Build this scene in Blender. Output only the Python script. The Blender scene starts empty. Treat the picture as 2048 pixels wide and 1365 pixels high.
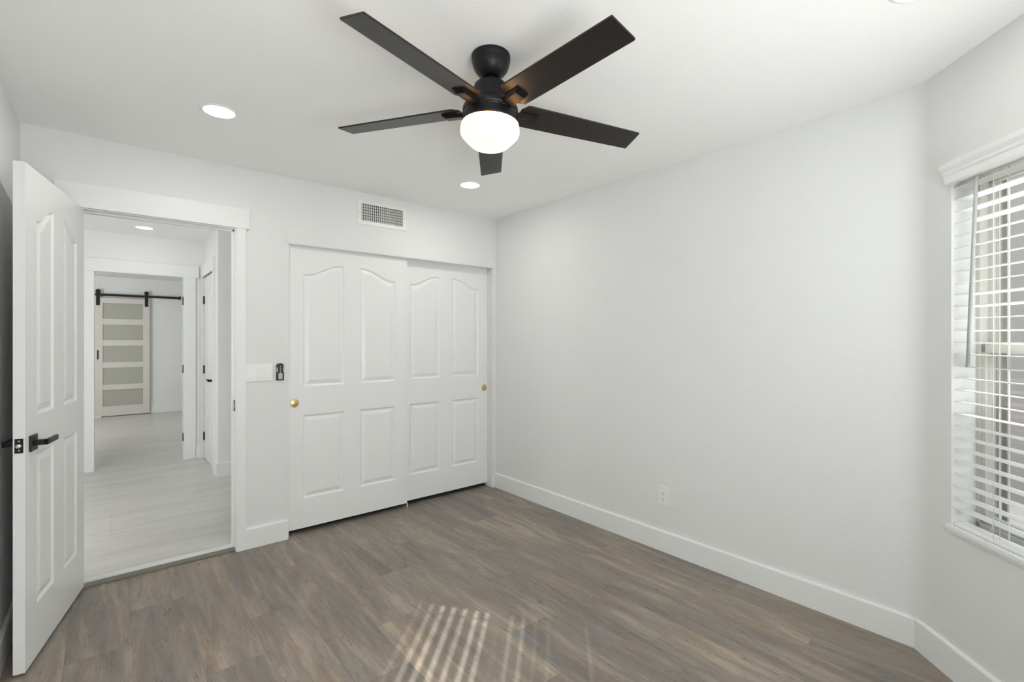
import bpy, bmesh, math, random
from mathutils import Vector, Matrix
random.seed(7)
S = bpy.context.scene
COL = S.collection
PI = math.pi

# ------------------------------------------------------------------ camera, world, lights, exposure
FPX = 958.7                      # focal length in pixels of a 2048 px wide frame
cam_d = bpy.data.cameras.new('camera')
cam_d.sensor_width = 36
cam_d.lens = FPX / 2048 * 36
cam_d.shift_y = -1.5 / 2048
cam_d.clip_start = 0.02
cam = bpy.data.objects.new('camera', cam_d)
cam.location = (0, 0, 1.35)
cam.rotation_euler = (PI / 2, 0, -math.radians(39.91))
COL.objects.link(cam)
S.camera = cam

S.view_settings.view_transform = 'Standard'
S.view_settings.look = 'None'
S.view_settings.gamma = 1
S.view_settings.use_curve_mapping = False
S.view_settings.exposure = 0.10
S.cycles.use_denoising = True
S.cycles.max_bounces = 14
S.cycles.diffuse_bounces = 8
S.cycles.sample_clamp_indirect = 6

world = bpy.data.worlds.new('sky')
S.world = world
world.use_nodes = True
bg = world.node_tree.nodes['Background']
bg.inputs['Color'].default_value = (0.86, 0.93, 1.0, 1)
bg.inputs['Strength'].default_value = 3.0

def light(name, kind, loc, energy, color=(1, 1, 1), direction=None, size=None, size_y=None, **kw):
    d = bpy.data.lights.new(name, kind)
    d.energy = energy
    d.color = color
    if size is not None:
        if kind == 'AREA':
            d.shape = 'RECTANGLE' if size_y else 'DISK'
            d.size = size
            if size_y: d.size_y = size_y
        elif kind == 'SUN':
            d.angle = size
        else:
            d.shadow_soft_size = size
    for k, v in kw.items(): setattr(d, k, v)
    o = bpy.data.objects.new(name, d)
    o.location = loc
    if direction is not None:
        o.rotation_euler = Vector(direction).to_track_quat('-Z', 'Y').to_euler()
    COL.objects.link(o)
    return o

SUN_DIR = (-1.117, 1.57, -1.52)
light('sun', 'SUN', (6, -6, 6), 11.5, (1, 0.98, 0.97), SUN_DIR, 0.0065)
# added fill lamp behind the camera, just inside the unseen rear window
light('rear_fill', 'AREA', (0.30, -0.84, 0.98), 41, (0.98, 0.99, 1.0), (-0.14, 1, 0.80), 1.15, 0.70)
light('bay_window_daylight', 'AREA', (2.715 - 1.34 * .7071 - .03 * .7071, 0.475 - 1.34 * .7071 + .03 * .7071, 0.98), 3, (0.97, 0.985, 1.0), (-0.8, 0.6, 0.8), 0.75, 0.70)
# fill lamps added in the hallway and far room, where no window is modelled
light('hall_fill', 'AREA', (-1.62, 4.15, 1.4), 31, (0.99, 0.99, 0.99), (1, 0.6, 0.0), 1.0, 1.3)
light('far_room_fill', 'AREA', (-1.62, 8.8, 1.4), 44, (0.99, 0.985, 0.96), (1, 0.5, 0.1), 1.4, 1.3)

# ------------------------------------------------------------------ materials
def mat(name, color, rough=0.5, metal=0.0, spec=None, emit=None, emit_s=0, coat=None):
    m = bpy.data.materials.new(name)
    m.use_nodes = True
    b = m.node_tree.nodes['Principled BSDF']
    b.inputs['Base Color'].default_value = (*color, 1)
    b.inputs['Roughness'].default_value = rough
    b.inputs['Metallic'].default_value = metal
    if spec is not None: b.inputs['Specular IOR Level'].default_value = spec
    if coat: b.inputs['Coat Weight'].default_value = coat
    if emit:
        b.inputs['Emission Color'].default_value = (*emit, 1)
        b.inputs['Emission Strength'].default_value = emit_s
    return m

def nodes(m):
    nt = m.node_tree
    return nt, nt.nodes, nt.links, nt.nodes['Principled BSDF']

def add_bump(m, scale, strength, dist, detail=3, rough=0.5, lo=None, hi=None):
    nt, N, L, b = nodes(m)
    tc = N.new('ShaderNodeTexCoord')
    n = N.new('ShaderNodeTexNoise')
    n.inputs['Scale'].default_value = scale
    n.inputs['Detail'].default_value = detail
    n.inputs['Roughness'].default_value = rough
    L.new(tc.outputs['Object'], n.inputs['Vector'])
    src = n.outputs['Fac']
    if lo is not None:
        mr = N.new('ShaderNodeMapRange')
        mr.interpolation_type = 'SMOOTHSTEP'
        mr.inputs['From Min'].default_value = lo
        mr.inputs['From Max'].default_value = hi
        L.new(src, mr.inputs['Value'])
        src = mr.outputs['Result']
    bp = N.new('ShaderNodeBump')
    bp.inputs['Strength'].default_value = strength
    bp.inputs['Distance'].default_value = dist
    L.new(src, bp.inputs['Height'])
    L.new(bp.outputs['Normal'], b.inputs['Normal'])
    return m

WALLC = (0.755, 0.765, 0.755)
M_wall = add_bump(mat('wall_paint', WALLC, 0.75, spec=0.25), 75, 0.12, 0.003, 3, 0.55, 0.40, 0.62)
M_ceil = add_bump(mat('ceiling_paint', (0.92, 0.925, 0.915), 0.85, spec=0.2), 70, 0.12, 0.003, 3, 0.55, 0.40, 0.62)
M_hall = add_bump(mat('hall_paint', (0.80, 0.805, 0.80), 0.75, spec=0.25), 62, 0.12, 0.003)
M_farw = mat('far_room_paint', (0.78, 0.79, 0.79), 0.8, spec=0.2)
M_trim = mat('trim_enamel', (0.81, 0.82, 0.81), 0.38, spec=0.4)
M_door = add_bump(mat('door_enamel', (0.81, 0.82, 0.81), 0.32, spec=0.45), 90, 0.03, 0.001)
M_black = mat('matte_black_metal', (0.012, 0.012, 0.013), 0.38, 0.3, 0.5)
M_dark = mat('dark_void', (0.02, 0.02, 0.02), 0.9)
M_closet_shade = mat('closet_shade', (0.12, 0.12, 0.115), 0.9)  # darkened colour puts shade into the closet and the gap under its doors
M_brass = mat('brass', (0.70, 0.54, 0.25), 0.30, 1.0)
M_steel = mat('satin_steel', (0.75, 0.75, 0.74), 0.28, 1.0)
M_plastic = mat('white_plastic', (0.84, 0.84, 0.83), 0.35)
M_socket = mat('outlet_plastic', (0.80, 0.80, 0.78), 0.4)
M_slat = mat('blind_slat', (0.86, 0.86, 0.85), 0.45)
M_cord = mat('blind_cord', (0.82, 0.82, 0.80), 0.8)
M_wand = mat('wand_plastic', (0.44, 0.44, 0.44), 0.3)
M_vinyl = mat('window_vinyl', (0.54, 0.53, 0.49), 0.45)
M_screen = mat('dark_frame_vinyl', (0.30, 0.28, 0.25), 0.6)
M_vent = mat('vent_enamel', (0.80, 0.80, 0.78), 0.4)
M_fan = mat('fan_black_metal', (0.006, 0.006, 0.007), 0.42, 0.0, 0.30)
M_fanhi = mat('fan_bronze_ring', (0.10, 0.055, 0.03), 0.25, 0.9)
M_barn = mat('barn_door_paint', (0.66, 0.635, 0.60), 0.55)
M_exterior = add_bump(mat('stucco', (0.20, 0.172, 0.158), 0.9), 40, 0.5, 0.01, 5)
M_ground = mat('gravel_ground', (0.42, 0.38, 0.33), 0.95)
M_silver = mat('remote_silver', (0.42, 0.42, 0.41), 0.35, 0.6)
M_rblack = mat('remote_black', (0.014, 0.014, 0.014), 0.28)
M_thres = mat('threshold_metal', (0.20, 0.20, 0.165), 0.5)
M_marble = mat('threshold_stone', (0.66, 0.66, 0.63), 0.35)
M_led = mat('led_disc', (0.9, 0.9, 0.9), 0.5, emit=(1, 0.99, 0.97), emit_s=9)
M_shade = mat('opal_glass', (0.30, 0.27, 0.22), 0.25, emit=(1.0, 0.84, 0.60), emit_s=1.2)
M_rim_glow = mat('shade_rim_glow', (0.5, 0.4, 0.3), 0.3, emit=(1.0, 0.50, 0.18), emit_s=24)  # extra glowing band at the shade top, added to cast orange on the blades

# frosted panes of the barn door
M_frost = mat('frosted_glass', (0.42, 0.42, 0.37), 0.35, spec=0.4)
# clear pane
M_glass = bpy.data.materials.new('clear_glass')
M_glass.use_nodes = True
_nt = M_glass.node_tree
_nt.nodes.clear()
_o = _nt.nodes.new('ShaderNodeOutputMaterial')
_t = _nt.nodes.new('ShaderNodeBsdfTransparent'); _t.inputs['Color'].default_value = (0.93, 0.95, 0.94, 1)
_g = _nt.nodes.new('ShaderNodeBsdfGlossy'); _g.inputs['Roughness'].default_value = 0.02
_f = _nt.nodes.new('ShaderNodeFresnel'); _f.inputs['IOR'].default_value = 1.45
_m = _nt.nodes.new('ShaderNodeMixShader')
_ge = _nt.nodes.new('ShaderNodeNewGeometry'); _k = _nt.nodes.new('ShaderNodeMath'); _k.operation = 'SUBTRACT'; _k.inputs[0].default_value = 1.0
_nt.links.new(_ge.outputs['Backfacing'], _k.inputs[1]); _k2 = _nt.nodes.new('ShaderNodeMath'); _k2.operation = 'MULTIPLY'
_nt.links.new(_f.outputs[0], _k2.inputs[0]); _nt.links.new(_k.outputs[0], _k2.inputs[1])
_nt.links.new(_k2.outputs[0], _m.inputs[0]); _nt.links.new(_t.outputs[0], _m.inputs[1]); _nt.links.new(_g.outputs[0], _m.inputs[2])
_nt.links.new(_m.outputs[0], _o.inputs['Surface'])

# fan blade: dark wood-grain laminate, semi gloss
M_blade = mat('blade_laminate', (0.020, 0.018, 0.017), 0.34, spec=0.38)
_nt, N, L, b = nodes(M_blade)
tc = N.new('ShaderNodeTexCoord'); mp = N.new('ShaderNodeMapping'); mp.inputs['Scale'].default_value = (3, 60, 1)
n = N.new('ShaderNodeTexNoise'); n.inputs['Scale'].default_value = 4; n.inputs['Detail'].default_value = 5
cr = N.new('ShaderNodeValToRGB')
cr.color_ramp.elements[0].color = (0.009, 0.0075, 0.007, 1); cr.color_ramp.elements[1].color = (0.022, 0.017, 0.014, 1)
L.new(tc.outputs['Object'], mp.inputs['Vector']); L.new(mp.outputs['Vector'], n.inputs['Vector'])
L.new(n.outputs['Fac'], cr.inputs['Fac']); L.new(cr.outputs['Color'], b.inputs['Base Color'])

# vinyl plank floor: planks run along y, 0.222 wide, 1.22 long, staggered
def plank_material():
    m = mat('vinyl_plank', (0.2, 0.17, 0.14), 0.42, spec=0.4)
    nt, N, L, b = nodes(m)
    def math_(op, a, c=None, v=None):
        k = N.new('ShaderNodeMath'); k.operation = op
        for i, x in enumerate((a, c)):
            if x is None: continue
            if isinstance(x, (int, float)): k.inputs[i].default_value = x
            else: L.new(x, k.inputs[i])
        return k.outputs[0]
    g = N.new('ShaderNodeNewGeometry')
    sx = N.new('ShaderNodeSeparateXYZ'); L.new(g.outputs['Position'], sx.inputs[0])
    X, Y = sx.outputs[0], sx.outputs[1]
    cx = math_('DIVIDE', math_('SUBTRACT', X, 0.071), 0.222)
    row = math_('FLOOR', cx); fx = math_('FRACT', cx)
    sh = math_('ADD', math_('MULTIPLY', row, 0.225), math_('MULTIPLY', math_('MODULO', math_('ADD', row, 40), 2), 0.55))
    cy = math_('DIVIDE', math_('ADD', math_('SUBTRACT', Y, 3.04), sh), 1.22)
    pid = math_('FLOOR', cy); fy = math_('FRACT', cy)
    cb = N.new('ShaderNodeCombineXYZ'); L.new(row, cb.inputs[0]); L.new(pid, cb.inputs[1])
    wn = N.new('ShaderNodeTexWhiteNoise'); wn.noise_dimensions = '2D'; L.new(cb.outputs[0], wn.inputs['Vector'])
    rnd = wn.outputs['Value']
    sc = N.new('ShaderNodeSeparateColor'); L.new(wn.outputs['Color'], sc.inputs[0])
    # texture coordinates shifted per plank
    off = N.new('ShaderNodeCombineXYZ')
    L.new(math_('ADD', X, math_('MULTIPLY', rnd, 37)), off.inputs[0])
    L.new(math_('ADD', Y, math_('MULTIPLY', sc.outputs[1], 53)), off.inputs[1])
    def noise(sx_, sy_, scale, detail, rough=0.55, dist=0.0):
        mp = N.new('ShaderNodeMapping'); mp.inputs['Scale'].default_value = (sx_, sy_, 1)
        L.new(off.outputs[0], mp.inputs['Vector'])
        n = N.new('ShaderNodeTexNoise'); n.inputs['Scale'].default_value = scale
        n.inputs['Detail'].default_value = detail; n.inputs['Roughness'].default_value = rough
        n.inputs['Distortion'].default_value = dist
        L.new(mp.outputs[0], n.inputs['Vector'])
        return n.outputs['Fac']
    def ramp(fac, stops):
        r = N.new('ShaderNodeValToRGB'); e = r.color_ramp.elements
        while len(e) < len(stops): e.new(0.5)
        for k, (p, c) in enumerate(stops):
            e[k].position = p; e[k].color = (*c, 1)
        L.new(fac, r.inputs['Fac']); return r.outputs['Color']
    def mix(fac, a, c, mode='MIX'):
        k = N.new('ShaderNodeMix'); k.data_type = 'RGBA'; k.blend_type = mode
        if isinstance(fac, (int, float)): k.inputs['Factor'].default_value = fac
        else: L.new(fac, k.inputs['Factor'])
        for idx, v in ((6, a), (7, c)):
            if isinstance(v, tuple): k.inputs[idx].default_value = (*v, 1)
            else: L.new(v, k.inputs[idx])
        return k.outputs[2]
    broad = noise(6.0, 0.8, 1.5, 5, 0.62, 0.5)
    mid = noise(17, 1.8, 1.6, 6, 0.64, 0.9)
    mixv = math_('ADD', math_('MULTIPLY', broad, 0.74), math_('MULTIPLY', mid, 0.26))
    base = ramp(mixv, [(0.37, (0.178, 0.154, 0.137)), (0.45, (0.224, 0.188, 0.162)), (0.52, (0.272, 0.226, 0.188)), (0.60, (0.365, 0.308, 0.250))])
    grey = ramp(noise(7.0, 1.2, 1.5, 5, 0.62, 0.9), [(0.44, (0, 0, 0)), (0.60, (1, 1, 1))])
    base = mix(math_('MULTIPLY', grey, 0.62), base, ramp(mid, [(0.35, (0.178, 0.170, 0.164)), (0.65, (0.268, 0.256, 0.244))]))
    # per plank tint
    tint = ramp(rnd, [(0.0, (0.88, 0.88, 0.89)), (0.5, (1.0, 0.985, 0.97)), (1.0, (1.12, 1.07, 1.0))])
    base = mix(1.0, base, tint, 'MULTIPLY')
    # fine grain
    fine = noise(95, 7.0, 3.2, 7, 0.75, 0.3)
    grain = ramp(fine, [(0.28, (0.72, 0.71, 0.70)), (0.5, (1.0, 1.0, 1.0)), (0.72, (1.22, 1.21, 1.20))])
    base = mix(0.62, base, grain, 'MULTIPLY')
    # dark knots and cracks
    crack = ramp(noise(20, 3.4, 1.9, 10, 0.78, 1.6), [(0.590, (0, 0, 0)), (0.625, (1, 1, 1))])
    base = mix(math_('MULTIPLY', crack, 0.62), base, (0.070, 0.060, 0.054))
    wv = noise(10, 2.0, 1.6, 6, 0.62, 2.2)
    line = math_('LESS_THAN', math_('ABSOLUTE', math_('SUBTRACT', wv, 0.50)), 0.0045)
    mask = ramp(noise(8, 1.5, 1.4, 3, 0.6, 0.3), [(0.50, (0, 0, 0)), (0.58, (1, 1, 1))])
    base = mix(math_('MULTIPLY', math_('MULTIPLY', line, mask), 0.60), base, (0.055, 0.047, 0.042))
    chalk = ramp(noise(26, 5.0, 2.2, 10, 0.8, 1.2), [(0.600, (0, 0, 0)), (0.66, (1, 1, 1))])
    base = mix(math_('MULTIPLY', chalk, 0.45), base, (0.42, 0.39, 0.35))
    # seams
    ex = math_('MINIMUM', fx, math_('SUBTRACT', 1.0, fx))
    ey = math_('MINIMUM', fy, math_('SUBTRACT', 1.0, fy))
    sxm = math_('LESS_THAN', ex, 0.0085)
    sym = math_('LESS_THAN', ey, 0.0014)
    seam = math_('MAXIMUM', sxm, sym)
    base = mix(math_('MULTIPLY', seam, 0.27), base, (0.10, 0.088, 0.078))
    L.new(base, b.inputs['Base Color'])
    bp = N.new('ShaderNodeBump'); bp.inputs['Strength'].default_value = 0.12; bp.inputs['Distance'].default_value = 0.002
    L.new(noise(60, 2.5, 3.0, 6, 0.7), bp.inputs['Height']); L.new(bp.outputs[0], b.inputs['Normal'])
    rr = N.new('ShaderNodeMapRange'); rr.inputs['To Min'].default_value = 0.36; rr.inputs['To Max'].default_value = 0.55
    L.new(broad, rr.inputs['Value']); L.new(rr.outputs[0], b.inputs['Roughness'])
    return m
M_plank = plank_material()

def tile_material():
    m = mat('hall_tile', (0.40, 0.39, 0.35), 0.3, spec=0.5)
    nt, N, L, b = nodes(m)
    g = N.new('ShaderNodeNewGeometry')
    mp = N.new('ShaderNodeMapping'); mp.inputs['Scale'].default_value = (0.9, 5.5, 1); mp.inputs['Rotation'].default_value = (0, 0, 0.06)
    L.new(g.outputs['Position'], mp.inputs['Vector'])
    n = N.new('ShaderNodeTexNoise'); n.inputs['Scale'].default_value = 1.6; n.inputs['Detail'].default_value = 6
    n.inputs['Roughness'].default_value = 0.62; n.inputs['Distortion'].default_value = 0.7
    L.new(mp.outputs[0], n.inputs['Vector'])
    r = N.new('ShaderNodeValToRGB'); e = r.color_ramp.elements
    e[0].position = 0.34; e[0].color = (0.51, 0.505, 0.47, 1)
    e[1].position = 0.6; e[1].color = (0.60, 0.595, 0.56, 1)
    L.new(n.outputs['Fac'], r.inputs['Fac'])
    bk = N.new('ShaderNodeTexBrick'); bk.offset = 0.5
    bk.inputs['Scale'].default_value = 1.0; bk.inputs['Brick Width'].default_value = 1.2; bk.inputs['Row Height'].default_value = 0.6
    bk.inputs['Mortar Size'].default_value = 0.003
    bk.inputs['Color1'].default_value = (1, 1, 1, 1); bk.inputs['Color2'].default_value = (0.96, 0.96, 0.95, 1)
    bk.inputs['Mortar'].default_value = (0.90, 0.89, 0.87, 1)
    L.new(g.outputs['Position'], bk.inputs['Vector'])
    k = N.new('ShaderNodeMix'); k.data_type = 'RGBA'; k.blend_type = 'MULTIPLY'; k.inputs['Factor'].default_value = 1
    L.new(r.outputs['Color'], k.inputs[6]); L.new(bk.outputs['Color'], k.inputs[7])
    L.new(k.outputs[2], b.inputs['Base Color'])
    return m
M_tile = tile_material()

# ------------------------------------------------------------------ mesh helpers
def box(bm, x0, x1, y0, y1, z0, z1, mi=0, M=None):
    vs = [bm.verts.new((x, y, z)) for x in (x0, x1) for y in (y0, y1) for z in (z0, z1)]
    if M is not None:
        for v in vs: v.co = M @ v.co
    for f in ((0, 1, 3, 2), (4, 6, 7, 5), (0, 4, 5, 1), (2, 3, 7, 6), (0, 2, 6, 4), (1, 5, 7, 3)):
        bm.faces.new([vs[i] for i in f]).material_index = mi

def prism(bm, pts, z0, z1, mi=0):
    a = [bm.verts.new((x, y, z0)) for x, y in pts]; c = [bm.verts.new((x, y, z1)) for x, y in pts]
    n = len(pts)
    bm.faces.new(a[::-1]).material_index = mi; bm.faces.new(c).material_index = mi
    for i in range(n):
        bm.faces.new([a[i], a[(i + 1) % n], c[(i + 1) % n], c[i]]).material_index = mi

def lathe(bm, prof, cx=0, cy=0, n=48, M=None, mi=0):
    """prof: (radius, z) from one end to the other; r == 0 closes."""
    rings = []
    for r, z in prof:
        if r < 1e-6: rings.append([bm.verts.new((cx, cy, z))])
        else: rings.append([bm.verts.new((cx + r * math.cos(2 * PI * k / n), cy + r * math.sin(2 * PI * k / n), z)) for k in range(n)])
    for a, c in zip(rings, rings[1:]):
        for k in range(n):
            k2 = (k + 1) % n
            if len(a) == 1 and len(c) == 1: continue
            if len(a) == 1: f = [a[0], c[k], c[k2]]
            elif len(c) == 1: f = [a[k], c[0], a[k2]]
            else: f = [a[k], c[k], c[k2], a[k2]]
            fa = bm.faces.new(f); fa.smooth = True; fa.material_index = mi
    if M is not None:
        for ring in rings:
            for v in ring: v.co = M @ v.co

def tube(bm, pts, r, n=10, mi=0):
    pts = [Vector(p) for p in pts]
    rings = []
    for i, p in enumerate(pts):
        d = (pts[min(i + 1, len(pts) - 1)] - pts[max(i - 1, 0)]).normalized()
        up = Vector((0, 0, 1)) if abs(d.z) < 0.95 else Vector((1, 0, 0))
        a = d.cross(up).normalized(); c = d.cross(a)
        rings.append([bm.verts.new(p + r * (math.cos(2 * PI * k / n) * a + math.sin(2 * PI * k / n) * c)) for k in range(n)])
    for a, c in zip(rings, rings[1:]):
        for k in range(n):
            f = bm.faces.new([a[k], a[(k + 1) % n], c[(k + 1) % n], c[k]]); f.smooth = True; f.material_index = mi
    bm.faces.new(rings[0][::-1]).material_index = mi; bm.faces.new(rings[-1]).material_index = mi

def obj(name, bm, m, parent=None, bevel=0, loc=None, rotz=None, segs=2, autosmooth=False):
    bmesh.ops.recalc_face_normals(bm, faces=bm.faces[:])
    me = bpy.data.meshes.new(name)
    bm.to_mesh(me); bm.free()
    for k in (m if isinstance(m, (list, tuple)) else [m]): me.materials.append(k)
    o = bpy.data.objects.new(name, me)
    COL.objects.link(o)
    if parent is not None: o.parent = parent
    if loc is not None: o.location = loc
    if rotz is not None: o.rotation_euler = (0, 0, rotz)
    if bevel:
        b = o.modifiers.new('bevel', 'BEVEL'); b.width = bevel; b.segments = segs; b.limit_method = 'ANGLE'; b.angle_limit = 0.7
        b.harden_normals = False
    return o

def empty(name, loc=(0, 0, 0), rotz=0, label=None, cat=None, group=None, kind=None):
    o = bpy.data.objects.new(name, None); COL.objects.link(o)
    o.location = loc; o.rotation_euler = (0, 0, rotz); o.empty_display_size = 0.05
    tag(o, label, cat, group, kind)
    return o

def tag(o, label=None, cat=None, group=None, kind=None):
    if label: o['label'] = label
    if cat: o['category'] = cat
    if group: o['group'] = group
    if kind: o['kind'] = kind
    return o

def boxes(name, lst, m, parent=None, bevel=0, loc=None, rotz=None):
    bm = bmesh.new()
    for b in lst: box(bm, *b)
    return obj(name, bm, m, parent, bevel, loc, rotz)

def struct(o, label, cat):
    return tag(o, label, cat, kind='structure')

# ------------------------------------------------------------------ room shell
H = 2.46
XR, YB, XL = 2.715, 3.48, -0.355
P0 = (2.715, 0.475)              # corner where the right wall turns 45 degrees
BAY = math.radians(225)          # local x runs along the angled wall, local -y points into the room
YREAR = 0.475 - 2.0 * 0.70711
XREAR = 2.715 - 2.0 * 0.70711
foot = [(XL - .12, YREAR - .12), (XREAR + .05, YREAR - .12), (2.84, 0.424), (2.84, 3.60), (XL - .12, 3.60)]
bm = bmesh.new(); prism(bm, [(XL - .12, YREAR - .12), (XREAR + .05, YREAR - .12), (2.84, 0.424), (2.84, 3.57), (XL - .12, 3.57)], -0.12, 0.0)
struct(obj('floor', bm, M_plank), 'grey-brown wood-look plank floor of the empty bedroom', 'floor')
bm = bmesh.new(); prism(bm, foot, H, H + 0.12)
struct(obj('ceiling', bm, M_ceil), 'textured white bedroom ceiling around the dark fan', 'ceiling')
struct(boxes('wall_left', [(XL - .12, XL, YREAR - .12, 3.60, 0, H)], M_wall), 'white wall behind the open panelled door', 'wall')
struct(boxes('wall_right', [(XR, XR + .12, 0.475, 3.60, 0, H), (XR, XR + .12, 3.6, 4.4, 0, H)], M_wall), 'long blank white wall with the single power outlet', 'wall')
OX0, OX1, OZ = -0.155, 0.609, 2.062
CX0, CX1, CZ = 0.928, 2.678, 2.03
struct(boxes('wall_back', [(XL, OX0 - .018, YB, 3.60, 0, H), (OX0 - .018, OX1 + .018, YB, 3.60, OZ + .018, H), (OX1 + .018, CX0, YB, 3.60, 0, H),
                    (CX0, CX1, YB, 3.60, CZ, H), (CX1, XR, YB, 3.60, 0, H)], M_wall),
       'white wall holding the doorway, closet and air vent', 'wall')
WS0, WS1, WZ0, WZ1 = 0.185, 1.76, 0.607, 2.03
struct(boxes('wall_bay', [(0, WS0, 0, .16, 0, H), (WS1, 2.0, 0, .16, 0, H), (WS0, WS1, 0, .16, 0, WZ0), (WS0, WS1, 0, .16, WZ1, H)], M_wall,
             loc=(*P0, 0), rotz=BAY), 'angled white wall around the window with blinds', 'wall')
struct(boxes('wall_rear', [(XL, -0.1, YREAR - .12, YREAR, 0, H), (1.1, XREAR + .05, YREAR - .12, YREAR, 0, H), (-0.1, 1.1, YREAR - .12, YREAR, 0, WZ0),
                    (-0.1, 1.1, YREAR - .12, YREAR, WZ1, H)], M_wall), 'white wall opposite the closet, behind the viewer', 'wall')
struct(boxes('wall_closet_back', [(0.80, XR, 4.25, 4.35, 0, H), (0.80, 0.90, 3.60, 4.25, 0, H)], M_closet_shade), 'dim wall inside the closet behind the sliding doors', 'wall')
struct(boxes('floor_closet', [(0.90, XR, 3.57, 4.25, -0.12, 0.0)], M_closet_shade), 'closet floor behind the sliding doors', 'floor')
struct(boxes('ceiling_closet', [(0.80, XR, 3.60, 4.25, H, H + .1)], M_closet_shade), 'closet ceiling behind the sliding doors', 'ceiling')

# softly rounded drywall corner where the right wall turns into the bay
_R = 0.14; _t = _R * math.tan(math.radians(22.5))
_c = (P0[0] - _R, P0[1] + _t)
bm = bmesh.new()
_prev = None
for k in range(15):
    a_ = -math.radians(45) * k / 14
    p_ = (_c[0] + _R * math.cos(a_), _c[1] + _R * math.sin(a_))
    cur = (bm.verts.new((*p_, .131)), bm.verts.new((*p_, H)))
    if _prev:
        f = bm.faces.new([_prev[0], cur[0], cur[1], _prev[1]]); f.smooth = True
    _prev = cur
struct(obj('wall_corner', bm, M_wall), 'rounded wall corner between the long blank wall and the window wall', 'wall')

# baseboards: height 0.132, eased top edge
def baseboard(name, length, loc, rotz, label):
    bm = bmesh.new()
    prof = [(0, 0), (-.015, 0), (-.015, .124), (-.012, .130), (-.006, .132), (0, .132)]
    a = [bm.verts.new((0, y, z)) for y, z in prof]; c = [bm.verts.new((length, y, z)) for y, z in prof]
    n = len(prof)
    bm.faces.new(a); bm.faces.new(c[::-1])
    for i in range(n): bm.faces.new([a[i], c[i], c[(i + 1) % n], a[(i + 1) % n]])
    return struct(obj(name, bm, M_trim, loc=loc, rotz=rotz), label, 'baseboard')
# local x along the wall, local -y into the room
baseboard('baseboard_right', 3.48 - 0.481, (XR, 3.48, 0), -PI / 2, 'white baseboard under the long blank wall')
baseboard('baseboard_bay', 1.99, (P0[0], P0[1], 0), BAY, 'white baseboard under the angled window wall')
baseboard('baseboard_back', CX0 - .666 - .010, (0.666, YB, 0), 0, 'short white baseboard between doorway trim and closet')
baseboard('baseboard_left', 3.48 - YREAR, (XL, YREAR, 0), PI / 2, 'white baseboard on the wall behind the open door')
boxes_jamb = struct(boxes('trim_1', [(OX1, OX1 + .018, YB, 3.60, 0, OZ + .018), (OX0 - .018, OX0, YB, 3.60, 0, OZ + .018), (OX0, OX1, YB, 3.60, OZ, OZ + .018),
                     (OX1 - .011, OX1, 3.522, 3.556, 0, OZ), (OX0, OX0 + .011, 3.522, 3.556, 0, OZ), (OX0, OX1, 3.522, 3.556, OZ - .011, OZ)], M_trim, bevel=.0015),
                    'white door jamb lining of the open doorway', 'door trim')
strike = bmesh.new(); box(strike, OX1 - .0025, OX1, 3.488, 3.520, .895, .965)
so = obj('strike_plate', strike, M_black, boxes_jamb); so['label'] = 'black strike plate'
sh = boxes('latch_hole', [(OX1 - .003, OX1 - .0022, 3.496, 3.510, .915, .945)], M_steel, so)
struct(boxes('trim_2', [(OX1 + .004, OX1 + .058, YB - .018, YB, 0, OZ + .004), (OX0 - .058, OX0 - .004, YB - .018, YB, 0, OZ + .004),
                 (OX0 - .075, OX1 + .077, YB - .024, YB, OZ + .004, OZ + .134)], M_trim, bevel=.0015),
       'white craftsman casing with wide header around the open doorway', 'door trim')
struct(boxes('trim_3', [(CX0 - .014, XR - .008, YB - .007, YB, 2.012, 2.074), (CX0 - .002, CX1, YB - .004, YB + .02, 2.008, 2.03)], M_wall, bevel=.001),
       'thin white header strip above the sliding closet doors', 'trim')
struct(boxes('trim_4', [(OX0, OX1, 3.488, 3.502, 0, .017), (OX0, OX1, 3.500, 3.512, 0, .0225)], M_thres, bevel=.003),
       'grey-green edging strip across the doorway floor', 'threshold')
struct(boxes('trim_5', [(OX0, OX1, 3.512, 3.575, 0, .0215)], M_marble, bevel=.001), 'pale threshold band where hallway tile begins', 'threshold')

# ------------------------------------------------------------------ moulded panel doors
def scurve(x0, x1, zlo, zhi, n=14):
    out = []
    for i in range(n + 1):
        t = i / n
        out.append((x0 + (x1 - x0) * t, zlo + (zhi - zlo) * (0.5 - 0.5 * math.cos(PI * min(1, max(0, (t - .04) / .9))))))
    return out

def panel_outline(par, d=0.0):
    """counter-clockwise seen from the front (x right, z up), shrunk by d all round"""
    x0, x1, z0, zt_l, zt_r = par
    x0 += d; x1 -= d; z0 += d; zt_l -= d; zt_r -= d
    if abs(zt_l - zt_r) < 1e-6: return [(x0, z0), (x1, z0), (x1, zt_l), (x0, zt_l)]
    if zt_r > zt_l: top = scurve(x0, x1, zt_l, zt_r)
    else: top = [(x0 + x1 - x, z) for x, z in scurve(x0, x1, zt_r, zt_l)][::-1]
    return [(x0, z0), (x1, z0)] + top[::-1]

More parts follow.
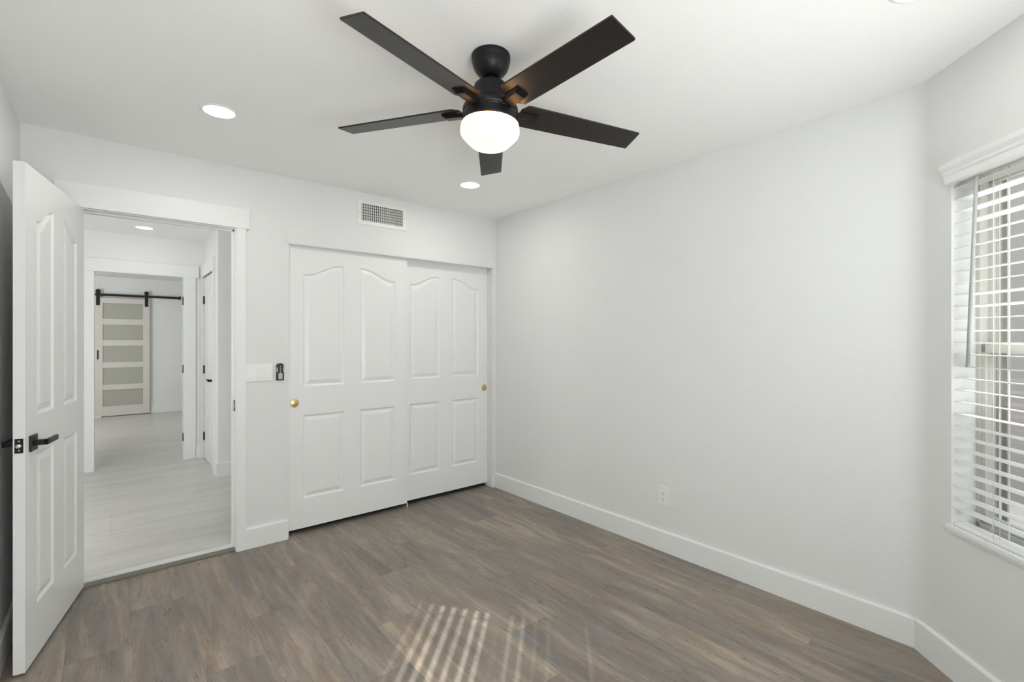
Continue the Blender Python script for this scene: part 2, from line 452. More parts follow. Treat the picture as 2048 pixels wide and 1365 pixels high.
PROF = [(0.0, 0.0), (0.003, 0.0022), (0.010, 0.0078), (0.0135, 0.0090), (0.017, 0.0088), (0.040, 0.0020), (0.043, 0.0012)]
def panel_door(name, w, h, panels, m, parent, both=True, th=.035):
    """slab from x 0..w, y 0..th, z 0..h; front face at y = 0 looks to -y"""
    bm = bmesh.new()
    for side in ((0, 1) if both else (0,)):
        yy = 0 if side == 0 else th
        sg = 1 if side == 0 else -1
        edges = []
        def loop(poly, depth):
            return [bm.verts.new((x, yy + sg * depth, z)) for x, z in poly]
        rim = loop([(0, 0), (w, 0), (w, h), (0, h)], 0)
        edges += [bm.edges.new((rim[i], rim[(i + 1) % 4])) for i in range(4)]
        for po in panels:
            prev = loop(panel_outline(po), 0); n = len(prev)
            edges += [bm.edges.new((prev[i], prev[(i + 1) % n])) for i in range(n)]
            for d, dep in PROF[1:]:
                cur = loop(panel_outline(po, d), dep)
                for i in range(n):
                    bm.faces.new([prev[i], prev[(i + 1) % n], cur[(i + 1) % n], cur[i]])
                prev = cur
            if n == 4: bm.faces.new(prev)
            else:
                # strips between the straight bottom edge and the curved top
                b0, b1 = prev[0], prev[1]
                top = prev[2:]
                xs0, xs1 = b0.co.x, b1.co.x
                low = [b1] + [bm.verts.new((t_.co.x, t_.co.y, b0.co.z)) for t_ in top[1:-1]] + [b0]
                for i in range(len(top) - 1):
                    bm.faces.new([low[i], top[i], top[i + 1], low[i + 1]])
        bmesh.ops.triangle_fill(bm, use_beauty=True, use_dissolve=False, edges=edges)
    bmesh.ops.remove_doubles(bm, verts=bm.verts[:], dist=1e-6)
    # sides (and a plain back when only the front is moulded)
    def quad(*co):
        vs = [bm.verts.new(c) for c in co]; bm.faces.new(vs)
    quad((0, 0, 0), (0, th, 0), (0, th, h), (0, 0, h)); quad((w, 0, 0), (w, th, 0), (w, th, h), (w, 0, h))
    quad((0, 0, 0), (w, 0, 0), (w, th, 0), (0, th, 0)); quad((0, 0, h), (w, 0, h), (w, th, h), (0, th, h))
    if not both: quad((0, th, 0), (w, th, 0), (w, th, h), (0, th, h))
    bmesh.ops.remove_doubles(bm, verts=bm.verts[:], dist=1e-6)
    return obj(name, bm, m, parent)

def four_panels(w, st, gap, z0, lo_b, lo_t, up_b, up_lo, up_hi):
    cw = (w - 2 * st - gap) / 2
    a0, a1 = st, st + cw; c0, c1 = st + cw + gap, w - st
    return [(a0, a1, lo_b - z0, lo_t - z0, lo_t - z0), (c0, c1, lo_b - z0, lo_t - z0, lo_t - z0),
            (a0, a1, up_b - z0, up_lo - z0, up_hi - z0), (c0, c1, up_b - z0, up_hi - z0, up_lo - z0)]

def knob(parent, x, z, y=0.0):
    bm = bmesh.new()
    M = Matrix.Translation((x, y, z)) @ Matrix.Rotation(PI / 2, 4, 'X')     # local z -> -y
    lathe(bm, [(0.0, 0.0), (.0275, 0.0), (.0285, .0022), (.0265, .0040), (.0235, .0034), (.020, .0042), (.012, .0062), (0, .0068)], n=40, M=M)
    o = obj('knob', bm, M_brass, parent); o['label'] = 'round brass finger pull'
    return o

z0 = 0.036; dh = 1.99
d2 = empty('door_2', (0.930, YB + .030, z0), 0, 'front sliding closet door, left leaf with brass pull by its left edge', 'door', kind='structure')
panel_door('door_panel', .902, dh, four_panels(.902, .100, .118, z0, .242, .827, 1.026, 1.815, 1.897), M_door, d2, both=False)
knob(d2, .974 - .930, .914 - z0)
d3 = empty('door_3', (1.776, YB + .075, z0), 0, 'rear sliding closet door, right leaf with brass pull by its right edge', 'door', kind='structure')
panel_door('door_panel', .900, dh, four_panels(.900, .104, .124, z0, .242, .826, 1.030, 1.815, 1.893), M_door, d3, both=False)
knob(d3, 2.637 - 1.776, .912 - z0)
gd = boxes('closet_floor_guide', [(1.831, 1.836, YB + .022, YB + .036, 0, .034)], M_plastic, bevel=.001)
tag(gd, 'small white plastic guide on the floor under the overlapping closet doors', 'door guide')

# open bedroom door: local x from hinge edge to latch edge, local -y is the face seen
DA = (-.113, 3.492); DB = (-.265, 2.733)
ang = math.atan2(DB[1] - DA[1], DB[0] - DA[0])
d1 = empty('door_1', (DA[0], DA[1], 0.012), ang, 'open white four-panel bedroom door with black lever handle', 'door', kind='structure')
W1 = .774; Z1 = 2.056
# local -y must be the face towards +x world: normal of -y axis
pn = four_panels(W1, .120, .130, .012, .235, .875, 1.035, 1.860, 1.935)
# seen face is on local +y for this rotation -> mirror the slab so the front face looks to +y
sl = panel_door('door_panel', W1, Z1, pn, M_door, d1, both=True, th=.036)
sl.location = (0, -.036, 0)
def lever(parent, x, z, side, ysurf):
    """side +1: on the local +y face, -1: on the other"""
    s = side
    r = boxes('lever_handle', [(x - .0325, x + .0325, min(ysurf, ysurf + s * .009), max(ysurf, ysurf + s * .009), z - .0325, z + .0325)], M_black, parent, bevel=.0015)
    r['label'] = 'black square-rose lever handle'
    bm = bmesh.new()
    y0, y1 = sorted((ysurf + s * .009, ysurf + s * .052))
    box(bm, x - .011, x + .011, y0, y1, z - .011, z + .011)
    y0, y1 = sorted((ysurf + s * .040, ysurf + s * .052))
    box(bm, x - .118, x + .011, y0, y1, z - .011, z + .011)
    obj('lever', bm, M_black, r, bevel=.0015)
    return r
lever(d1, W1 - .070, .925 - .012, 1, 0.0)
lever(d1, W1 - .070, .925 - .012, -1, -.036)
lp = boxes('latch_plate', [(W1, W1 + .0015, -.031, -.005, .897 - .012, .955 - .012)], M_black, d1, bevel=.0005)
lp['label'] = 'black latch plate on the door edge'
bm = bmesh.new()
M = Matrix.Translation((W1, -.018, .926 - .012)) @ Matrix.Rotation(PI / 2, 4, 'Y')
lathe(bm, [(.0085, 0), (.0085, .009), (.006, .011), (0, .011)], n=20, M=M)
lb = obj('latch_bolt', bm, M_steel, lp)
for zz in (.945, .908):
    bm = bmesh.new(); M = Matrix.Translation((W1, -.018, zz - .012)) @ Matrix.Rotation(PI / 2, 4, 'Y')
    lathe(bm, [(.003, 0), (.003, .002), (0, .0022)], n=12, M=M); obj('screw', bm, M_steel, lp)
for zz in (.22, 1.03, 1.83):
    bm = bmesh.new(); box(bm, -.002, .0, -.034, -.004, zz - .045, zz + .045)
    tube(bm, [(-.004, -.041, zz - .045), (-.004, -.041, zz + .045)], .006)
    obj('hinge', bm, M_black, d1)

# ------------------------------------------------------------------ closet track shadow board
# ------------------------------------------------------------------ hallway and far room
YH = 6.45; XH = 0.80; FZ = 0.02
struct(boxes('floor_hall', [(-1.75, 0.80, 3.575, 4.35, -.12, FZ), (-1.75, 2.0, 4.35, 11.0, -.12, FZ)], M_tile), 'pale stone-look tile floor of the hallway', 'floor')
struct(boxes('ceiling_hall', [(-1.75, 2.0, 3.60, YH + .1, H, H + .1)], M_ceil), 'white hallway ceiling with one round light', 'ceiling')
struct(boxes('ceiling_far_room', [(-1.75, 2.0, YH + .1, 11.0, H, H + .1)], M_farw), 'ceiling of the far room', 'ceiling')
FX0, FX1 = -0.128, 0.620
struct(boxes('wall_hall_end', [(-1.75, FX0 - .018, YH, YH + .12, 0, H), (FX1 + .018, 2.0, YH, YH + .12, 0, H), (FX0 - .018, FX1 + .018, YH, YH + .12, OZ + .018, H)], M_hall),
       'white hallway end wall around the second doorway', 'wall')
struct(boxes('wall_hall_right', [(XH, XH + .12, 5.54, 5.66, 0, H), (XH, XH + .12, 6.375, YH, 0, H), (XH, XH + .12, 5.66, 6.375, 2.05, H), (XH, 1.9, 5.42, 5.54, 0, H)], M_hall),
       'white hallway wall corner beside the narrow panelled door', 'wall')
struct(boxes('wall_hall_side', [(1.9, 2.0, 4.35, 5.42, 0, H), (0.8, 2.0, 4.30, 4.40, 0, H)], M_hall), 'hallway side wall beyond the closet', 'wall')
struct(boxes('wall_hall_left', [(-1.85, -1.75, 3.48, 11.0, 0, H)], M_hall), 'hallway wall on the far left, out of sight', 'wall')
struct(boxes('wall_hall_front', [(-1.75, XL - .12, 3.48, 3.60, 0, H)], M_hall), 'hallway wall beside the bedroom doorway', 'wall')
struct(boxes('wall_far', [(-1.85, 2.1, 10.95, 11.05, 0, H)], M_farw), 'grey-white far room wall behind the barn door', 'wall')
struct(boxes('wall_far_right', [(2.0, 2.1, YH, 10.95, 0, H)], M_farw), 'right wall of the far room', 'wall')
def bb(name, x, y, ln, rz, label, z=FZ):
    return baseboard(name, ln, (x, y, z), rz, label)
bb('baseboard_far', 0.548, 10.95, 1.45, 0, 'white baseboard on the far room wall beside the barn door')
bb('baseboard_hall', XH, 5.42, 1.1, 0, 'white baseboard on the hallway wall corner')
bb('baseboard_hall_end', .735, YH, XH - .735, 0, 'short white baseboard in the hallway corner by the second doorway')
bb('baseboard_hall_corner', XH, 5.592, 5.592 - 5.405, -PI / 2, 'stub of white baseboard wrapping the hallway wall corner')

struct(boxes('trim_6', [(FX1, FX1 + .018, YH - .002, YH + .12, FZ, OZ + .018), (FX0 - .018, FX0, YH - .002, YH + .12, FZ, OZ + .018), (FX0, FX1, YH - .002, YH + .12, OZ, OZ + .018)], M_trim),
       'white jamb lining of the second doorway', 'door trim')
struct(boxes('trim_7', [(FX1 + .004, FX1 + .112, YH - .018, YH, FZ, OZ - .01), (FX0 - .112, FX0 - .004, YH - .018, YH, FZ, OZ - .01),
                 (FX0 - .135, FX1 + .140, YH - .024, YH, OZ - .01, OZ + .122)], M_trim, bevel=.0015),
       'white casing with wide header around the second doorway', 'door trim')
hg = bmesh.new()
t7 = bpy.data.objects['trim_6']
for zz in (1.79, 1.03, .27):
    bm = bmesh.new(); box(bm, FX1 - .0025, FX1, YH + .004, YH + .045, zz - .045, zz + .045)
    tube(bm, [(FX1 - .004, YH + .003, zz - .045), (FX1 - .004, YH + .003, zz + .045)], .006)
    h_ = obj('hinge', bm, M_black, t7); h_['label'] = 'black hinge leaf on the jamb'
hg.free()

# hallway right door (faces -x); local x runs from near (latch) to far (hinge) edge, front looks to -x
d4 = empty('door_4', (XH + .008, 6.372, FZ + .012), -PI / 2, 'narrow white panelled hallway door with black hinges', 'door', kind='structure')
pw = .705
panel_door('door_panel', pw, 2.02, four_panels(pw, .11, .11, .03, .24, .86, 1.035, 1.83, 1.91), M_door, d4, both=False)
for zz in (1.80, 1.02, .27):
    bm = bmesh.new(); box(bm, -.002, .026, -.003, .0, zz - .075, zz + .015); tube(bm, [(.0, -.006, zz - .075), (.0, -.006, zz + .015)], .006)
    obj('hinge', bm, M_black, d4)
r = boxes('lever_handle', [(pw - .095, pw - .035, -.009, 0, .905 - .03, .965 - .03)], M_black, d4, bevel=.0015)
boxes('lever', [(pw - .075, pw - .053, -.052, -.009, .924 - .03, .946 - .03), (pw - .185, pw - .053, -.052, -.040, .924 - .03, .946 - .03)], M_black, r, bevel=.0015)
struct(boxes('trim_8', [(XH - .018, XH, 5.600, 5.656, FZ, 2.058), (XH - .018, XH, 6.379, 6.432, FZ, 2.058), (XH - .022, XH, 5.585, 6.448, 2.058, 2.19),
                 (XH, XH + .08, 5.648, 5.664, FZ, 2.06), (XH, XH + .08, 6.374, 6.390, FZ, 2.06), (XH, XH + .08, 5.66, 6.375, 2.046, 2.06)], M_trim, bevel=.0015),
       'white casing of the narrow hallway door', 'door trim')

# barn door
d5 = empty('door_5', (-.215, 10.89, FZ + .012), 0, 'greige sliding barn door with five frosted panes', 'door', kind='structure')
bw, bh = .75, 2.055
zb = FZ + .012
open_z = [(1.992 - zb - .27, 1.992 - zb)]
rows = [(1.725, 1.999), (1.352, 1.622), (.965, 1.252), (.577, .868), (.200, .484)]
bm = bmesh.new()
box(bm, 0, .105, 0, .035, 0, bh); box(bm, bw - .093, bw, 0, .035, 0, bh)
zs = [bh + zb] + [v for r_ in rows for v in (r_[1], r_[0])] + [zb]
for k in range(0, len(zs), 2):
    box(bm, .105, bw - .093, 0, .035, zs[k + 1] - zb, zs[k] - zb)
obj('door_frame', bm, M_barn, d5, bevel=.0015)
for a_, c_ in rows:
    boxes('pane', [(.105, bw - .093, .016, .022, a_ - zb, c_ - zb)], M_frost, d5)
boxes('pull_handle', [(.030, .052, -.004, 0, 1.02 - zb, 1.18 - zb)], M_black, d5, bevel=.001)
for xx in (.043, .707):
    bm = bmesh.new()
    box(bm, xx - .025, xx + .025, -.006, 0, 1.955 - zb, 2.19 - zb)
    M = Matrix.Translation((xx, .006, 2.196 - zb)) @ Matrix.Rotation(PI / 2, 4, 'X')
    lathe(bm, [(0, 0), (.034, 0), (.034, .016), (0, .016)], n=28, M=M)
    box(bm, xx - .016, xx + .016, -.006, .0, 2.19 - zb, 2.232 - zb)
    h_ = obj('hanger_strap', bm, M_black, d5); h_['label'] = 'black hanger strap with wheel'
bm = bmesh.new()
box(bm, -.80, 1.0, 10.892, 10.900, 2.118, 2.158)
box(bm, .975, 1.005, 10.878, 10.905, 2.108, 2.168)
for xx in (-.6, -.3, .15, .7, .95):
    M = Matrix.Translation((xx, 10.95, 2.138)) @ Matrix.Rotation(PI / 2, 4, 'X')
    lathe(bm, [(0, 0), (.011, 0), (.011, .05), (0, .05)], n=12, M=M)
tag(obj('sliding_door_rail', bm, M_black), 'black steel rail on the far wall carrying the barn door', 'door rail')
tag(boxes('barn_door_guide', [(-.245, -.130, 10.86, 10.885, FZ, FZ + .028)], M_plastic), 'white floor guide at the foot of the barn door', 'door guide')

# ------------------------------------------------------------------ ceiling fan
FX, FY = 1.137, 1.487
fan = empty('ceiling_fan', (FX, FY, H), 0, 'black five-blade ceiling fan with a glowing round glass shade', 'ceiling fan')
bm = bmesh.new()
lathe(bm, [(0, 0), (.074, 0), (.0755, -.004), (.0755, -.020), (.0735, -.0225), (.0735, -.026), (.071, -.040), (.0645, -.056), (.054, -.070), (.042, -.0815), (.0345, -.0860), (.0315, -.0872), (.0285, -.0860), (.0275, -.078), (0, -.072)], n=64)
obj('canopy', bm, M_fan, fan)
hub = (0, 0, -.085)       # ball joint
TILT = Matrix.Translation(hub) @ Matrix.Rotation(.024, 4, 'Y') @ Matrix.Translation((0, 0, .085))
def fobj(name, bm, m, parent, bevel=0):
    for v in bm.verts: v.co = TILT @ v.co
    return obj(name, bm, m, parent, bevel)
bm = bmesh.new()
lathe(bm, [(0, -.072), (.012, -.074), (.021, -.082), (.0235, -.092), (.0205, -.101), (.014, -.106), (.014, -.122), (.022, -.124), (.022, -.130), (0, -.130)], n=32)
fobj('downrod', bm, M_fan, fan)
# motor housing: domed upper body flaring to a wide drum
bm = bmesh.new()
lathe(bm, [(0, -.106), (.030, -.107), (.042, -.108), (.056, -.1115), (.064, -.119), (.068, -.135), (.0715, -.155), (.076, -.173), (.085, -.188), (.097, -.198), (.1055, -.206), (.1075, -.212), (.1075, -.2290), (.1, -.2290), (0, -.2290)], n=64)
fobj('motor_housing', bm, M_fan, fan)
bm = bmesh.new()
lathe(bm, [(0, -.2285), (.1025, -.2285), (.1065, -.2295), (.1065, -.2325), (.1025, -.2335), (0, -.2335)], n=64)
rg = fobj('trim_ring', bm, M_fanhi, fan); rg['label'] = 'thin polished bronze ring'
bm = bmesh.new()
lathe(bm, [(0, -.2335), (.104, -.2335), (.1085, -.2355), (.1100, -.240), (.1108, -.262), (.1100, -.2705), (.106, -.272), (0, -.272)], n=64)
lk = fobj('light_kit', bm, M_fan, fan)
bm = bmesh.new()
lathe(bm, [(.100, -.268), (.1085, -.269), (.1115, -.2735), (.1130, -.2775)], n=72, mi=1)
lathe(bm, [(.1130, -.2775), (.1145, -.286), (.1155, -.298), (.1148, -.306), (.1110, -.3145), (.1000, -.3270), (.0840, -.3430), (.0740, -.3520), (.0660, -.3570), (.0560, -.3600), (.036, -.3620), (0, -.3625)], n=72)
gs = fobj('glass_shade', bm, [M_shade, M_rim_glow], fan); gs['label'] = 'glowing opal glass bowl shade'

ZB = 2.236 - H
for i in range(5):
    az = math.radians(-163.7 + 72 * i)
    R = Matrix.Rotation(az, 4, 'Z')
    bm = bmesh.new()
    pt = -.214; th = .007
    def bz(r, w): return ZB + pt * w - .026 * (r - .648)
    out = [(.118, -.030), (.142, -.0595), (.30, -.058), (.648, -.0525), (.650, -.050), (.650, .050), (.648, .0525), (.30, .058), (.142, .0595), (.118, .030)]
    tip = lambda r, w: r
    # subdivide along the length so the bevel keeps straight edges
    lo = [bm.verts.new((r, w, bz(r, w) - th / 2)) for r, w in out]; hi = [bm.verts.new((r, w, bz(r, w) + th / 2)) for r, w in out]
    bm.faces.new(lo[::-1]); bm.faces.new(hi); n = len(out)
    for k in range(n): bm.faces.new([lo[k], lo[(k + 1) % n], hi[(k + 1) % n], hi[k]])
    for v in bm.verts: v.co = R @ v.co
    for v in bm.verts: v.co.z -= 0
    bl = fobj('blade', bm, M_blade, fan, bevel=.0012)
    # blade iron: stepped arm under the blade root
    bm = bmesh.new()
    for k, (r1, hw, t0, t1) in enumerate(((.196, .027, .0035, .0085), (.190, .024, .0085, .0135), (.184, .021, .0135, .0185))):
        vs = []
        for r, w in ((.095, -hw * .9), (r1, -hw), (r1, hw), (.095, hw * .9)):
            for t in (t0, t1):
                vs.append(bm.verts.new((r, w, bz(max(r, .12), w) - t - (0.0 if r > .12 else .004))))
        a = vs[0::2]; c = vs[1::2]
        bm.faces.new(a); bm.faces.new(c[::-1])
        for q in range(4): bm.faces.new([a[q], c[q], c[(q + 1) % 4], a[(q + 1) % 4]])
    for v in bm.verts: v.co = R @ v.co
    br = fobj('blade_bracket', bm, M_fan, bl, bevel=.0008)

# ------------------------------------------------------------------ recessed ceiling lights
def recessed(x, y, z, label, power, group='round recessed ceiling lights', r=.067):
    o = empty('recessed_light', (x, y, z), 0, label, 'ceiling light', group)
    bm = bmesh.new()
    lathe(bm, [(.0795 * r / .08, -.0035), (.082 * r / .08, -.0055), (.090 * r / .08, -.0040), (.097 * r / .08, -.0005), (.097 * r / .08, 0)], n=56)
    obj('trim_ring', bm, M_plastic, o)
    bm = bmesh.new(); lathe(bm, [(0, -.0030), (.080 * r / .08, -.0030)], n=48)
    obj('diffuser', bm, M_led, o)
    light('recessed_light_beam', 'AREA', (x, y, z - .007), power, (1, 0.98, 0.95), (0, 0, -1), 2 * r)
    return o
P = 3.5
recessed(.402, 2.690, H, 'lit round ceiling light between the fan and the open doorway', P)
recessed(1.965, 2.817, H, 'lit round ceiling light in front of the closet, near the air vent', P)
recessed(1.940, 0.330, H, 'lit round ceiling light at the top edge, above the angled window wall', 1.0)
recessed(.402, 0.405, H, 'lit round ceiling light almost above the viewer', 1.0)
recessed(.252, 5.94, H, 'lit round ceiling light in the hallway beyond the open door', 0.6)

# ------------------------------------------------------------------ air vent
v = empty('air_vent', (1.608, YB, 2.313), 0, 'white wall air vent with a grid grille above the closet', 'air vent')
bm = bmesh.new()
ow, oh, iw, ih = .203, .094, .169, .0645
fr = [(-ow, ow), (oh, -oh)]
def ring(bm, ow, oh, iw, ih, y0, y1):
    o_ = [(-ow, -oh), (ow, -oh), (ow, oh), (-ow, oh)]; i_ = [(-iw, -ih), (iw, -ih), (iw, ih), (-iw, ih)]
    ob = [bm.verts.new((x, 0, z)) for x, z in o_]; of = [bm.verts.new((x * .985, y0, z * .97)) for x, z in o_]
    i_f = [bm.verts.new((x, y0, z)) for x, z in i_]; ib = [bm.verts.new((x, y1, z)) for x, z in i_]
    for k in range(4):
        j = (k + 1) % 4
        bm.faces.new([ob[k], ob[j], of[j], of[k]]); bm.faces.new([of[k], of[j], i_f[j], i_f[k]]); bm.faces.new([i_f[k], i_f[j], ib[j], ib[k]])
ring(bm, ow, oh, iw, ih, -.006, -.0005)
obj('vent_frame', bm, M_vent, v)
bm = bmesh.new()
for k in range(20):
    x = -iw + .0085 + k * (2 * iw - .017) / 19
    box(bm, x - .0022, x + .0022, -.0055, -.0015, -ih, ih)
obj('front_vanes', bm, M_vent, v)
bm = bmesh.new()
for k in range(6):
    z = -ih + .008 + k * (2 * ih - .024) / 5
    M = Matrix.Translation((0, -.0012, z)) @ Matrix.Rotation(0.5, 4, 'X')
    box(bm, -iw, iw, -.0008, .0006, -.0065, .0065, M=Matrix.Translation((0, -.0010, z)))
bv = obj('rear_vanes', bm, mat('vent_grey', (0.34, 0.34, 0.32), 0.6), v)
boxes('duct_shade', [(-iw, iw, -.0003, -.0001, -ih, ih)], M_dark, v)  # thin dark sheet painted as the shade behind the vanes
for x in (-.186, .186):
    bm = bmesh.new(); M = Matrix.Translation((x, -.006, 0)) @ Matrix.Rotation(PI / 2, 4, 'X')
    lathe(bm, [(.0035, 0), (.003, .0012), (0, .0015)], n=12, M=M); obj('screw', bm, mat('screw_grey', (0.45, 0.45, 0.43), 0.5), v)

# ------------------------------------------------------------------ light switch, fan remote, outlet
sw = empty('light_switch', (.7475, YB, 1.138), 0, 'white three-rocker light switch plate between doorway and closet', 'light switch')
bm = bmesh.new()
ws, hs = .080, .057
box(bm, -ws, ws, -.0055, 0, -hs, hs)
obj('switch_plate', bm, M_plastic, sw, bevel=.002)
for k in (-1, 0, 1):
    x = k * .046
    boxes('rocker_surround', [(x - .0175, x + .0175, -.0068, -.005, -.034, .034)], M_plastic, sw)
    bm = bmesh.new()
    pr = [(-.0165, -.0068), (0, -.0085), (.0165, -.0108)] if k else [(-.0165, -.0108), (0, -.0085), (.0165, -.0068)]
    vs = []
    for z, y in ((-.0325, -.0100 if k else -.0070), (0, -.0082), (.0325, -.0070 if k else -.0105)):
        vs.append([bm.verts.new((x - .0155, -.005, z)), bm.verts.new((x - .0155, y, z)), bm.verts.new((x + .0155, y, z)), bm.verts.new((x + .0155, -.005, z))])
    for a, c in zip(vs, vs[1:]):
        for q in range(4): bm.faces.new([a[q], a[(q + 1) % 4], c[(q + 1) % 4], c[q]])
    bm.faces.new(vs[0]); bm.faces.new(vs[-1][::-1])
    obj('rocker', bm, M_plastic, sw)

rm = empty('fan_remote', (.8715, YB, 1.138), 0, 'small black and silver fan remote in a wall cradle beside the closet', 'remote control')
def rounded(bm, hw, z0_, z1_, y0, y1, rt, rb, mi=0, n=8):
    pts = []
    for cx_, cz, r_, a0 in ((hw - rb, z0_ + rb, rb, -PI / 2), (hw - rt, z1_ - rt, rt, 0), (-hw + rt, z1_ - rt, rt, PI / 2), (-hw + rb, z0_ + rb, rb, PI)):
        for k in range(n + 1):
            a = a0 + PI / 2 * k / n
            pts.append((cx_ + r_ * math.cos(a), cz + r_ * math.sin(a)))
    a = [bm.verts.new((x, y0, z)) for x, z in pts]; c = [bm.verts.new((x, y1, z)) for x, z in pts]
    m_ = len(pts)
    bm.faces.new(a).material_index = mi; bm.faces.new(c[::-1]).material_index = mi
    for k in range(m_):
        bm.faces.new([a[k], a[(k + 1) % m_], c[(k + 1) % m_], c[k]]).material_index = mi
bm = bmesh.new()
rounded(bm, .0235, -.057, .000, -.012, 0, .003, .003)
rounded(bm, .0235, .000, .056, -.006, 0, .018, .002)
obj('cradle', bm, M_rblack, rm, bevel=.0008)
bm = bmesh.new(); rounded(bm, .0210, -.050, .057, -.017, -.004, .017, .004)
rb_ = obj('remote_body', bm, M_rblack, rm, bevel=.002)
bm = bmesh.new(); rounded(bm, .0125, -.050, -.010, -.0195, -.0165, .002, .002)
box(bm, -.0235, -.0165, -.0175, -.004, .000, .030); box(bm, .0165, .0235, -.0175, -.004, .000, .030)
fp = obj('silver_faceplate', bm, M_silver, rm, bevel=.0006); fp['label'] = 'silver faceplate and side grips'
for z in (.034, .020, .006, -.006):
    bm = bmesh.new(); M = Matrix.Translation((0, -.017, z)) @ Matrix.Rotation(PI / 2, 4, 'X')
    lathe(bm, [(.0042, 0), (.0042, .0016), (.003, .0024), (0, .0024)], n=16, M=M); obj('button', bm, M_silver, rm)

ot = empty('power_outlet', (XR, 1.733, .351), -PI / 2, 'white duplex power outlet low on the long blank wall', 'power outlet')
boxes('outlet_plate', [(-.040, .040, -.0055, 0, -.061, .061)], M_socket, ot, bevel=.0022)
for s_ in (-1, 1):
    bm = bmesh.new(); rounded(bm, .0168, s_ * .0195 - .0145, s_ * .0195 + .0145, -.0072, -.005, .008, .008)
    soc = obj('socket', bm, M_socket, ot)
    bm = bmesh.new()
    c = s_ * .0195
    box(bm, -.0075, -.0052, -.0076, -.0070, c - .001, c + .008); box(bm, .0052, .0075, -.0076, -.0070, c - .0005, c + .007)
    M = Matrix.Translation((0, -.0070, c - .008)) @ Matrix.Rotation(PI / 2, 4, 'X')
    lathe(bm, [(.0027, 0), (.0027, .0006), (0, .0006)], n=14, M=M)
    obj('slots', bm, M_dark, soc)
bm = bmesh.new(); M = Matrix.Translation((0, -.0055, 0)) @ Matrix.Rotation(PI / 2, 4, 'X')
lathe(bm, [(.0032, 0), (.0028, .0010), (0, .0013)], n=14, M=M); obj('screw', bm, M_plastic, ot)

# ------------------------------------------------------------------ windows and blinds
def window(name, x0, x1, z0, z1, loc, rotz, label):
    """local x along the wall, local +y to the outside"""
    w = empty(name, loc, rotz, label, 'window', kind='structure')
    zm = 1.318
    bm = bmesh.new()
    y0, y1 = .09, .15
    # outer frame
    box(bm, x0, x0 + .020, y0, y1, z0, z1); box(bm, x1 - .020, x1, y0, y1, z0, z1)
    box(bm, x0, x1, y0, y1, z1 - .03, z1); box(bm, x0, x1, y0, y1, z0, z0 + .025)
    obj('window_frame', bm, M_vinyl, w, bevel=.002)
    def sash(nm, a, b_, c, d_, ya, yb):
        bm = bmesh.new()
        box(bm, a, a + .020, ya, yb, c, d_); box(bm, b_ - .020, b_, ya, yb, c, d_)
        box(bm, a, b_, ya, yb, d_ - .034, d_); box(bm, a, b_, ya, yb, c, c + .034)
        s = obj(nm, bm, M_vinyl, w, bevel=.002)
        ym = (ya + yb) / 2
        boxes('pane', [(a + .020, b_ - .020, ym - .002, ym + .002, c + .034, d_ - .034)], M_glass, s)
        return s
    sash('lower_sash', x0 + .020, x1 - .020, z0 + .025, zm + .017, .094, .116)
    sash('upper_sash', x0 + .020, x1 - .020, zm - .017, z1 - .03, .122, .144)
    # dark screen channel on the outside
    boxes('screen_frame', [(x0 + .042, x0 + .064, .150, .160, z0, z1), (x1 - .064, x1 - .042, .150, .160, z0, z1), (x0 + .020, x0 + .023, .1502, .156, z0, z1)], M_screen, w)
    boxes('sash_lock', [(x0 + .30, x0 + .38, .085, .094, zm + .004, zm + .020)], M_vinyl, w, bevel=.002)
    sill = boxes('window_sill', [(x0 - .012, x1 + .012, -.016, .088, z0 - .014, z0 + .0025), (x0 - .006, x1 + .006, -.010, -.0005, z0 - .026, z0 - .014)], M_trim, w, bevel=.0015)
    return w

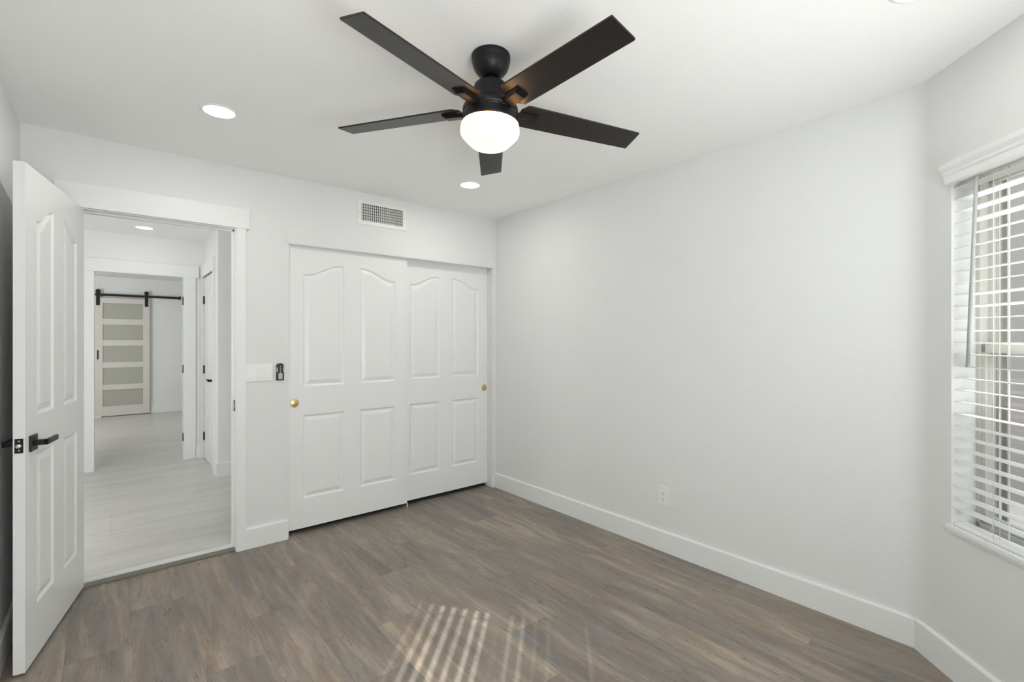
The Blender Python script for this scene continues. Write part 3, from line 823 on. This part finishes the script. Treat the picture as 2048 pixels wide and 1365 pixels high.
def blind(x0, x1, z0, z1, loc, rotz, label, detailed=True, tilt=0.0):
    b = empty('window_blind', loc, rotz, label, 'window blind')
    # valance: crown profile in front of the wall
    bm = bmesh.new()
    prof = [(0, 1.972), (-.030, 1.972), (-.033, 1.978), (-.033, 2.000), (-.038, 2.006), (-.038, 2.018), (-.044, 2.024), (-.050, 2.030), (-.052, 2.040), (-.052, 2.048), (0, 2.048)]
    a = [bm.verts.new((x0 + .006, y, z)) for y, z in prof]; c = [bm.verts.new((x1 + .012, y, z)) for y, z in prof]
    n = len(prof); bm.faces.new(a); bm.faces.new(c[::-1])
    for i in range(n): bm.faces.new([a[i], c[i], c[(i + 1) % n], a[(i + 1) % n]])
    obj('valance', bm, M_trim, b)
    boxes('headrail', [(x0 + .004, x1 - .004, .006, .056, 1.985, 2.026)], M_plastic, b)
    bm = bmesh.new()
    nsl = 29; zt = 1.955; dz = .0473
    for k in range(nsl):
        z = zt - k * dz
        if z < z0 + .030: break
        t = tilt + random.uniform(-.018, .018)
        if detailed and 1.56 < z < 1.80: t += random.uniform(.05, .20)
        elif detailed and z > 1.78: t -= .04
        elif detailed and z > 1.05: t += random.choice((-.10, -.06, -.02, .03))
        elif detailed: t -= .03
        seg = 5; wdt = .025
        top = []; bot = []
        for j in range(seg + 1):
            u = -1 + 2 * j / seg
            y = .031 + u * wdt * math.cos(t); zz = z + u * wdt * math.sin(t) + .0016 * (1 - u * u)
            top.append((y, zz + .0013)); bot.append((y, zz - .0013))
        pr = top + bot[::-1]
        nst = 6
        rings = []
        for q in range(nst + 1):
            xx = x0 + .005 + (x1 - x0 - .010) * q / nst
            sag = -.0012 * math.sin(PI * ((q / nst * 3) % 1.0))
            rings.append([bm.verts.new((xx, y, zz + sag)) for y, zz in pr])
        m_ = len(pr)
        bm.faces.new(rings[0]); bm.faces.new(rings[-1][::-1])
        for r0, r1 in zip(rings, rings[1:]):
            for q in range(m_): bm.faces.new([r0[q], r1[q], r1[(q + 1) % m_], r0[(q + 1) % m_]])
    obj('slats', bm, M_slat, b)
    boxes('bottom_rail', [(x0 + .005, x1 - .005, .006, .056, z0 + .004, z0 + .018)], M_slat, b, bevel=.002)
    xs = [x0 + .18, (x0 + x1) / 2, x1 - .18]
    for xx in xs:
        bm = bmesh.new()
        tube(bm, [(xx, .0045, 1.985), (xx, .0045, z0 + .012)], .0011, 6)
        box(bm, xx - .0030, xx + .0030, .0572, .0578, z0 + .012, 1.985)
        tube(bm, [(xx - .006, .031, 1.985), (xx - .006, .031, z0 + .012)], .0011, 6)
        obj('ladder_cord', bm, M_cord, b)
    if detailed:
        bm = bmesh.new()
        tube(bm, [(.307, .002, 1.978), (.305, -.004, 1.955), (.274, -.010, 1.246)], .0062, 12)
        wnd = obj('tilt_wand', bm, M_wand, b); wnd['label'] = 'grey tilt wand hanging in front of the slats'
        bm = bmesh.new()
        pts = [(.352, .018, z0 + .13), (.350, .012, z0 + .05), (.345, .0, z0 + .022), (.352, -.006, z0 + .016), (.362, -.010, z0 + .012), (.350, -.015, z0 + .005), (.366, -.014, z0 + .003)]
        tube(bm, pts, .0010, 6)
        obj('loose_cord', bm, M_cord, b)
    return b

window('window_1', WS0, WS1, WZ0, WZ1, (*P0, 0), BAY, 'single-hung window with cream frame in the angled wall')
blind(WS0, WS1, WZ0, WZ1, (*P0, 0), BAY, 'white horizontal-slat blind lowered over the angled-wall window')
window('window_2', 0.0, 1.2, WZ0, WZ1, (1.1, YREAR, 0), PI, 'single-hung window in the wall opposite the closet')
blind(0.0, 1.2, WZ0, WZ1, (1.1, YREAR, 0), PI, 'unseen white horizontal-slat blind added to block sun at the window opposite the closet', detailed=False, tilt=-.25)  # unseen blind, added so its tilted slats stop the sun

# outside: neighbouring house wall and ground, in the angled wall's frame
struct(boxes('wall_exterior', [(-12, 8, 2.6, 2.8, -.2, 3.1)], M_exterior, loc=(*P0, 0), rotz=BAY), 'pinkish grey stucco house wall seen through the blinds', 'wall')
struct(boxes('ground', [(-20, 20, .17, 25, -.25, -.15)], M_ground, loc=(*P0, 0), rotz=BAY), 'gravel side yard outside the window', 'ground')
